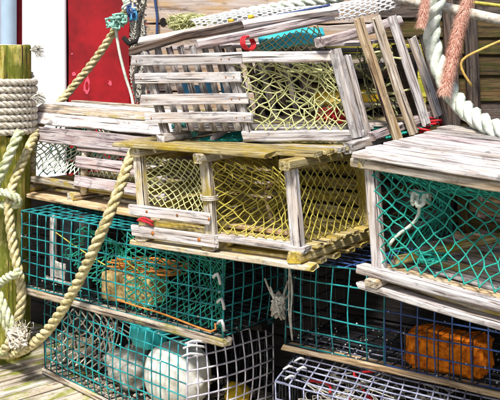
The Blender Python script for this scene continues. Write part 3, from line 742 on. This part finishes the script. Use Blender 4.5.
for px, py in ((36, 50), (37, 98)):
    q = P(px-3, py, 4.5); mb = MB()
    for k in range(110): d_ = V((rnd(.015, .055), rnd(-.02, .02), rnd(-.035, .025))); mb.tube([q+V((-.015, 0, 0)), q+d_*.5+V((0, 0, rnd(.0, .012))), q+d_+V((0, 0, rnd(-.01, .01)))], .0013, 3)
    mb.build('frayed_end', M['netgrey'], wr)

# ------------------------------------------------------------------ ropes
tag(rope('rope', [P(142, -20, 5.0), P(134, -6, 5.0), P(121, 20, 5.05), P(97, 57, 5.1), P(72, 88, 5.12), P(55, 108, 5.05), P(42, 122, 4.82), P(35, 134, 4.60), P(26, 155, 4.48), P(13, 185, 4.38), P(9, 210, 4.32), P(13, 245, 4.28), P(20, 280, 4.24), P(21, 305, 4.24), P(14, 335, 4.26), P(4, 350, 4.32)], .0225, M['rope']),
    'long yellowed twisted rope slanting across the red wall and down the piling', 'rope')
tag(rope('rope', [P(134, 151, 3.97), P(129, 162, 3.93), P(115, 200, 3.84), P(98, 240, 3.84), P(79, 280, 3.94), P(60, 313, 4.02), P(42, 336, 4.10), P(22, 350, 4.24), P(2, 354, 4.42), P(-20, 345, 4.43)], .0235, M['rope']),
    'thick twisted rope swagged in front of the teal wire trap', 'rope')
tag(rope('rope', [P(20, 132, 4.43), P(15, 142, 4.385), P(6, 163, 4.37), P(-4, 185, 4.38), P(-14, 215, 4.38)], .024, M['ropegreen']),
    'pale rope coming out of the hole in the piling', 'rope')
tag(rope('rope', [P(-10, 195, 4.36), P(2, 192, 4.32), P(12, 195, 4.28), P(19, 201, 4.30), P(14, 206, 4.33), P(0, 205, 4.36), P(-12, 207, 4.36)], .019, M['ropegreen']),
    'short rope loop tied round the hanging rope at the piling', 'rope')
tag(rope('rope', [P(-10, 292, 4.36), P(-2, 285, 4.30), P(8, 277, 4.22), P(15, 274, 4.18), P(21, 270, 4.19)], .02, M['ropegreen']),
    'short greenish rope end hitched high on the hanging rope', 'rope')
tag(rope('rope', [P(-8, 284, 4.26), P(0, 298, 4.22), P(7, 315, 4.2), P(14, 330, 4.2), P(17, 343, 4.24)], .022, M['ropegreen']),
    'greenish rope slanting down to the knot above the dock', 'rope')
tag(rope('rope', [P(-8, 305, 4.33), P(2, 318, 4.3), P(10, 335, 4.3), P(6, 350, 4.34), P(-8, 352, 4.36)], .02, M['ropegreen']),
    'lowest greenish rope coil at the foot of the piling', 'rope')
kn = MB(); q = P(18, 338, 4.14)
for k in range(46): kn.tube(spline([q+V((rnd(-.045, .045), rnd(-.03, .03), rnd(-.04, .04))) for _ in range(4)]), .0045, 5)
for k in range(120): d_ = V((rnd(-.03, .06), rnd(-.03, .03), rnd(-.03, .075))); kn.tube(spline([q, q+d_*.5+V((rnd(-.01, .01), 0, rnd(-.01, .01))), q+d_*.8+V((rnd(-.014, .014), 0, rnd(-.014, .014))), q+d_], .012), .0012, 3)
tag(kn.build('rope_knot', M['ropecream'], None, True), 'frayed whitish rope knot above the dock planks', 'knot')
mb = MB(); mb.tube(spline([P(115, 24, 5.03), P(119, 50, 5.02), P(125, 75, 5.02), P(131, 94, 5.0), P(134, 110, 4.95)]), .008, 6)
tag(mb.build('cord', M['ropewhite'], None, True), 'thin pale cord dangling from the long rope in front of the red wall', 'cord')
# aqua whipping on the rope
mb = MB(); q0, q1 = P(121, 18, 5.02), P(113, 24, 5.02)
for k in range(40): q = q0.lerp(q1, rnd(0, 1)); mb.tube(spline([q+V((rnd(-.045, .045), rnd(-.04, .0), rnd(-.03, .03))) for _ in range(3)]), .006, 5)
tag(mb.build('whipping', plain('aqua_twine', (.35, .66, .55), .8, .3, 40, 0), None, True), 'aqua twine whipping knotted round the long rope', 'twine')
# tangled net hanging at the left end of the fence
tn = thing('tangled_net', 'grey tangled netting hanging beside the red wall at the top', 'netting', P(137, 105, 4.98))
mb = MB()
for k in range(260):
    py = rnd(-20, 95); hw = 9 if py < 45 else 6; cx_ = 138 if py < 45 else 140
    pts = []
    for i in range(4): pts.append(P(cx_+rnd(-hw, hw), py+rnd(-9, 9)+i*2, 4.98+rnd(-.04, .04)))
    mb.tube(spline(pts, .03), .0032, 4)
mb.build('strands', M['netgrey'], tn, True)
def nsurf(s, t): return P(132+13*s+2*math.sin(t*14), -20+118*t, 4.93+.03*math.sin(s*9+t*20))
net('mesh', nsurf, 7, 60, .003, M['netgrey'], tn, jit=.6)
for px, py, mt in ((131, 10, 'bluecord'), (133, 14, 'skyblue'), (127, 4, 'ropewhite'), (135, 8, 'ropecream')):
    mb = MB(); q = P(px, py, 4.9)
    for k in range(6): mb.tube(spline([q+V((rnd(-.02, .02), rnd(-.02, .01), rnd(-.04, .04))) for _ in range(4)], .02), .007, 5)
    mb.build('rag', M[mt], tn, True)
mb = MB(); mb.tube(spline([P(124, 38, 4.9), P(130, 44, 4.86), P(138, 40, 4.86), P(142, 46, 4.88), P(150, 44, 4.88)]), .013, 7)
mb.build('dark_strap', M['hole'], tn, True)

# things behind and on the top trap
tag(rope('rope', [P(195, 26, 4.28), P(215, 20, 4.25), P(240, 14, 4.2), P(275, 8, 4.15), P(310, 2, 4.1), P(345, -4, 4.05)], .026, M['ropewhite']),
    'cream rope lying along the back of the topmost trap', 'rope')
mb = MB()
for k in range(170):
    q = P(rnd(176, 212), rnd(18, 28), rnd(4.2, 4.3)); mb.tube(spline([q]+[q+V((rnd(-.05, .05), rnd(-.02, .02), rnd(-.022, .022))) for _ in range(4)], .012), .0024, 4)
tag(mb.build('twine_heap', M['netlight'], None, True), 'fuzzy pale green twine at the end of the cream rope', 'twine')
# woven white band
def band(s, t):
    a = P(200, 33, 3.98).lerp(P(400, 10, 3.92), s); b = P(190, 20, 4.05).lerp(P(402, -8, 4.0), s); p = a.lerp(b, t)
    p.z += .012*math.sin(s*7)+.02*math.sin(math.pi*t); p.y -= .03*math.sin(math.pi*t); return p
mb = MB(); nb = 13
for j in range(nb):
    l = []; l2 = []
    for i in range(121):
        s_ = i/120; off = .004*math.sin(i*math.pi/3+j*math.pi)
        p = band(s_, (j+.2)/nb); pq = band(s_, (j+.85)/nb); d_ = V((0, -1, .6))*off
        l.append(p+d_); l2.append(pq+d_)
    for i in range(120): mb.quad(l[i], l[i+1], l2[i+1], l2[i])
for i in range(0, 120, 3): mb.tube([band(i/120, t/8)+V((0, .004, -.002)) for t in range(9)], .0035, 4)
o_ = mb.build('woven_band', M['weave'], None, True); md = o_.modifiers.new('thick', 'SOLIDIFY'); md.thickness = .003
tag(o_, 'white woven webbing band draped behind the topmost trap', 'webbing')
mb = MB()
for k in range(1): mb.tube(spline([P(210, 27-k, 3.94), P(250, 20-k, 3.93), P(285, 14-k, 3.93), P(330, 5, 3.95)]), .005, 5)
tag(mb.build('cord', M['bluecord'], None, True), 'thin navy cord running along the white webbing', 'cord')

def slab(name, c, ux, uy, uz, mat, parent=None):
    mb = MB(); i = 0
    n = 6
    for j in range(n+1):
        for k in range(n+1):
            s_, t_ = j/n*2-1, k/n*2-1; mb.v.append(c+ux*s_+uy*t_+uz*(.6*noise.noise(V((s_*1.3+c.x*5, t_*1.3, c.z)))))
    for j in range(n):
        for k in range(n): mb.f.append((j*(n+1)+k, (j+1)*(n+1)+k, (j+1)*(n+1)+k+1, j*(n+1)+k+1))
    o_ = mb.build(name, mat, parent, True); md = o_.modifiers.new('thick', 'SOLIDIFY'); md.thickness = .006
    return o_
tag(slab('tarp_scrap', P(292, 38, 3.62), V((.125, .0, .018)), V((-.005, .03, .032)), V((0, -.02, .03)), M['cyan']), 'cyan tarpaulin scrap folded under the top rail', 'tarpaulin')
net('net', bilin(ft.p(TM+.10, .0, Ht-.005), ft.p(Lt-.05, .0, Ht-.005), ft.p(Lt-.09, .05, Ht+.085), ft.p(TM+.12, .05, Ht+.035)), 9, 5, .0022, M['netdark'], tt, jit=.3)
tag(slab('yellow_board', ft.p(.56, .30, .14), ft.u*.13+ft.w*.006, ft.w*.022+ft.v*.015, ft.v*.01, M['yellow']), 'yellow plastic strip inside the topmost trap', 'strip')
BS = ('leftmost', 'second from left', 'third from left', 'rightmost')
for k, (a, b, c) in enumerate(((.0, .20, .19), (.055, .2, .175), (.105, .19, .185), (.16, .2, .19))):
    tag(slab('blue_scrap', ft.p(a, b, c), ft.u*.019, ft.w*.028, ft.v*.01, M['skyblue']), BS[k]+' of the sky blue scraps behind the topmost trap\'s slats', 'scrap', 'sky blue plastic scraps behind the slats')
mb = MB()
for k in range(14):
    q = ft.p(rnd(.50, .62), rnd(.10, .2), rnd(.06, .10)); mb.tube(spline([q, q+V((rnd(-.05, .05), rnd(-.03, .03), rnd(-.01, .02))), q+V((rnd(-.08, .08), rnd(-.05, .05), rnd(-.01, .02)))]), .007, 6)
tag(mb.build('rope_scraps', M['redtwine'], None, True), 'red rope scraps on the floor of the topmost trap', 'rope scraps')
mb = MB()
for k in range(40):
    q = ft.p(rnd(.42, .75), rnd(.15, .42), rnd(.06, .30)); mb.tube(spline([q, q+V((rnd(-.08, .08), rnd(-.03, .03), rnd(-.05, .05))), q+V((rnd(-.12, .12), rnd(-.05, .05), rnd(-.05, .05)))]), .0045, 5)
tag(mb.build('twine_heap', M['netlight'], None, True), 'yellow green loose twine tangled inside the topmost trap', 'twine')
for px, py in ((231, 21), (251, 17)):
    tag(lump('yellow_tag', P(px, py, 3.80), .012, .01, .009, M['yellow'], None, .35, 2.5), 'small yellow plastic tag on the dark top beam, '+('left' if px < 240 else 'right')+' one', 'tag')
tag(rope('rope', [P(173, 127, 3.66), P(178, 124, 3.64), P(186, 125, 3.62), P(192, 129, 3.62), P(195, 136, 3.64)], .012, M['ropeteal']), 'short teal rope loop below the slatted front', 'rope')
for (p0, p1, mt, lb) in ((P(165, 140, 3.64), P(205, 127, 3.74), 'greymoss', 'broken brown lath lying inside the slatted half of the topmost trap'), (P(213, 139, 3.60), P(238, 121, 3.72), 'purple', 'short broken stick slanting over the teal netting')):
    tag(plank('broken_lath', p0, p1, V((0, -.3, 1)), .022, .016, M[mt], None, wob=.006), lb, 'stick')

# right side: pole, white rope, shaggy salmon ropes, stems
mb = MB(); pts = spline([P(395, -3, 3.9), P(425, 4, 3.85), P(460, 11, 3.8), P(505, 21, 3.74), P(560, 30, 3.7)], .05)
mb.tube(pts, [.021+.003*noise.noise(p*12) for p in pts], 10)
tag(mb.build('pole', M['ropecream'], None, True), 'pale bent pole crossing the upper right corner', 'pole')
tag(rope('rope', [P(444, -30, 3.74), P(437, 0, 3.72), P(432, 18, 3.72), P(433, 45, 3.70), P(441, 72, 3.65), P(452, 94, 3.58), P(466, 110, 3.48), P(484, 123, 3.36), P(510, 135, 3.24), P(550, 146, 3.1)], .036, M['ropewhite'], pitch=.19),
    'thick white twisted rope hanging down onto the planked top', 'rope')
def shaggy(label, pts, rad, n, hl):
    t = thing('shaggy_rope', label, 'rope', pts[-1]); path = resample(spline(pts), .004)
    mb = MB(); mb.tube(path[::4]+[path[-1]], rad*.6, 7); mb.build('core', M['pinkrope'], t, True)
    mb = MB()
    for k in range(n):
        i = random.randrange(len(path)-1); p = path[i]; tg = (path[min(i+5, len(path)-1)]-path[max(i-5, 0)]).normalized()
        d_ = V((rnd(-1, 1), rnd(-1, 1), rnd(-1, 1))); d_ = (d_-tg*d_.dot(tg)).normalized()
        l = hl*rnd(.3, 1.3); sd_ = tg.cross(d_).normalized()*.0006; kf = rnd(-.25, 1.0)
        a = p+d_*rad*.5; b = p+d_*(rad*.5+l*.55)+tg*l*kf*.35+V((rnd(-.003, .003), 0, rnd(-.003, .003))); c = p+d_*(rad*.5+l*.9)+tg*l*kf+V((rnd(-.007, .007), 0, rnd(-.009, .004)))
        mb.quad(a-sd_, a+sd_, b+sd_*.8, b-sd_*.8); mb.tri(b-sd_*.8, b+sd_*.8, c)
    mb.build('fibres', M['pinkrope'], t)
shaggy('long shaggy salmon pink rope hanging in front of the thick white rope', [P(475, -25, 3.55), P(470, -5, 3.55), P(460, 25, 3.55), P(453, 55, 3.52), P(447, 80, 3.5), P(444, 95, 3.5)], .022, 13000, .022)
shaggy('short shaggy salmon pink rope end beside the pale pole', [P(428, -25, 3.6), P(426, -5, 3.6), P(424, 12, 3.6), P(421, 28, 3.6)], .018, 5500, .018)
mb = MB(); mb.tube(spline([P(520, 33, 3.5), P(498, 42, 3.5), P(480, 50, 3.5), P(466, 57, 3.5), P(461, 64, 3.5), P(464, 74, 3.5), P(472, 86, 3.5)]), .0048, 6)
tag(mb.build('dry_stem', M['stem'], None, True), 'ochre dry stem curling before the mossy plank wall', 'stem')
mb = MB(); mb.tube(spline([P(470, 2, 3.9), P(485, 4, 3.9), P(520, 8, 3.9)]), .008, 6)
tag(mb.build('cord', M['netolive'], None, True), 'yellow green cord above the pale pole at the corner', 'cord')
tag(plank('timber', P(424, 35, 3.95), P(446, 126, 3.86), V((0, -1, 0)), .04, .03, M['dark'], None), 'dark timber leaning behind the end slats of the topmost trap', 'timber')
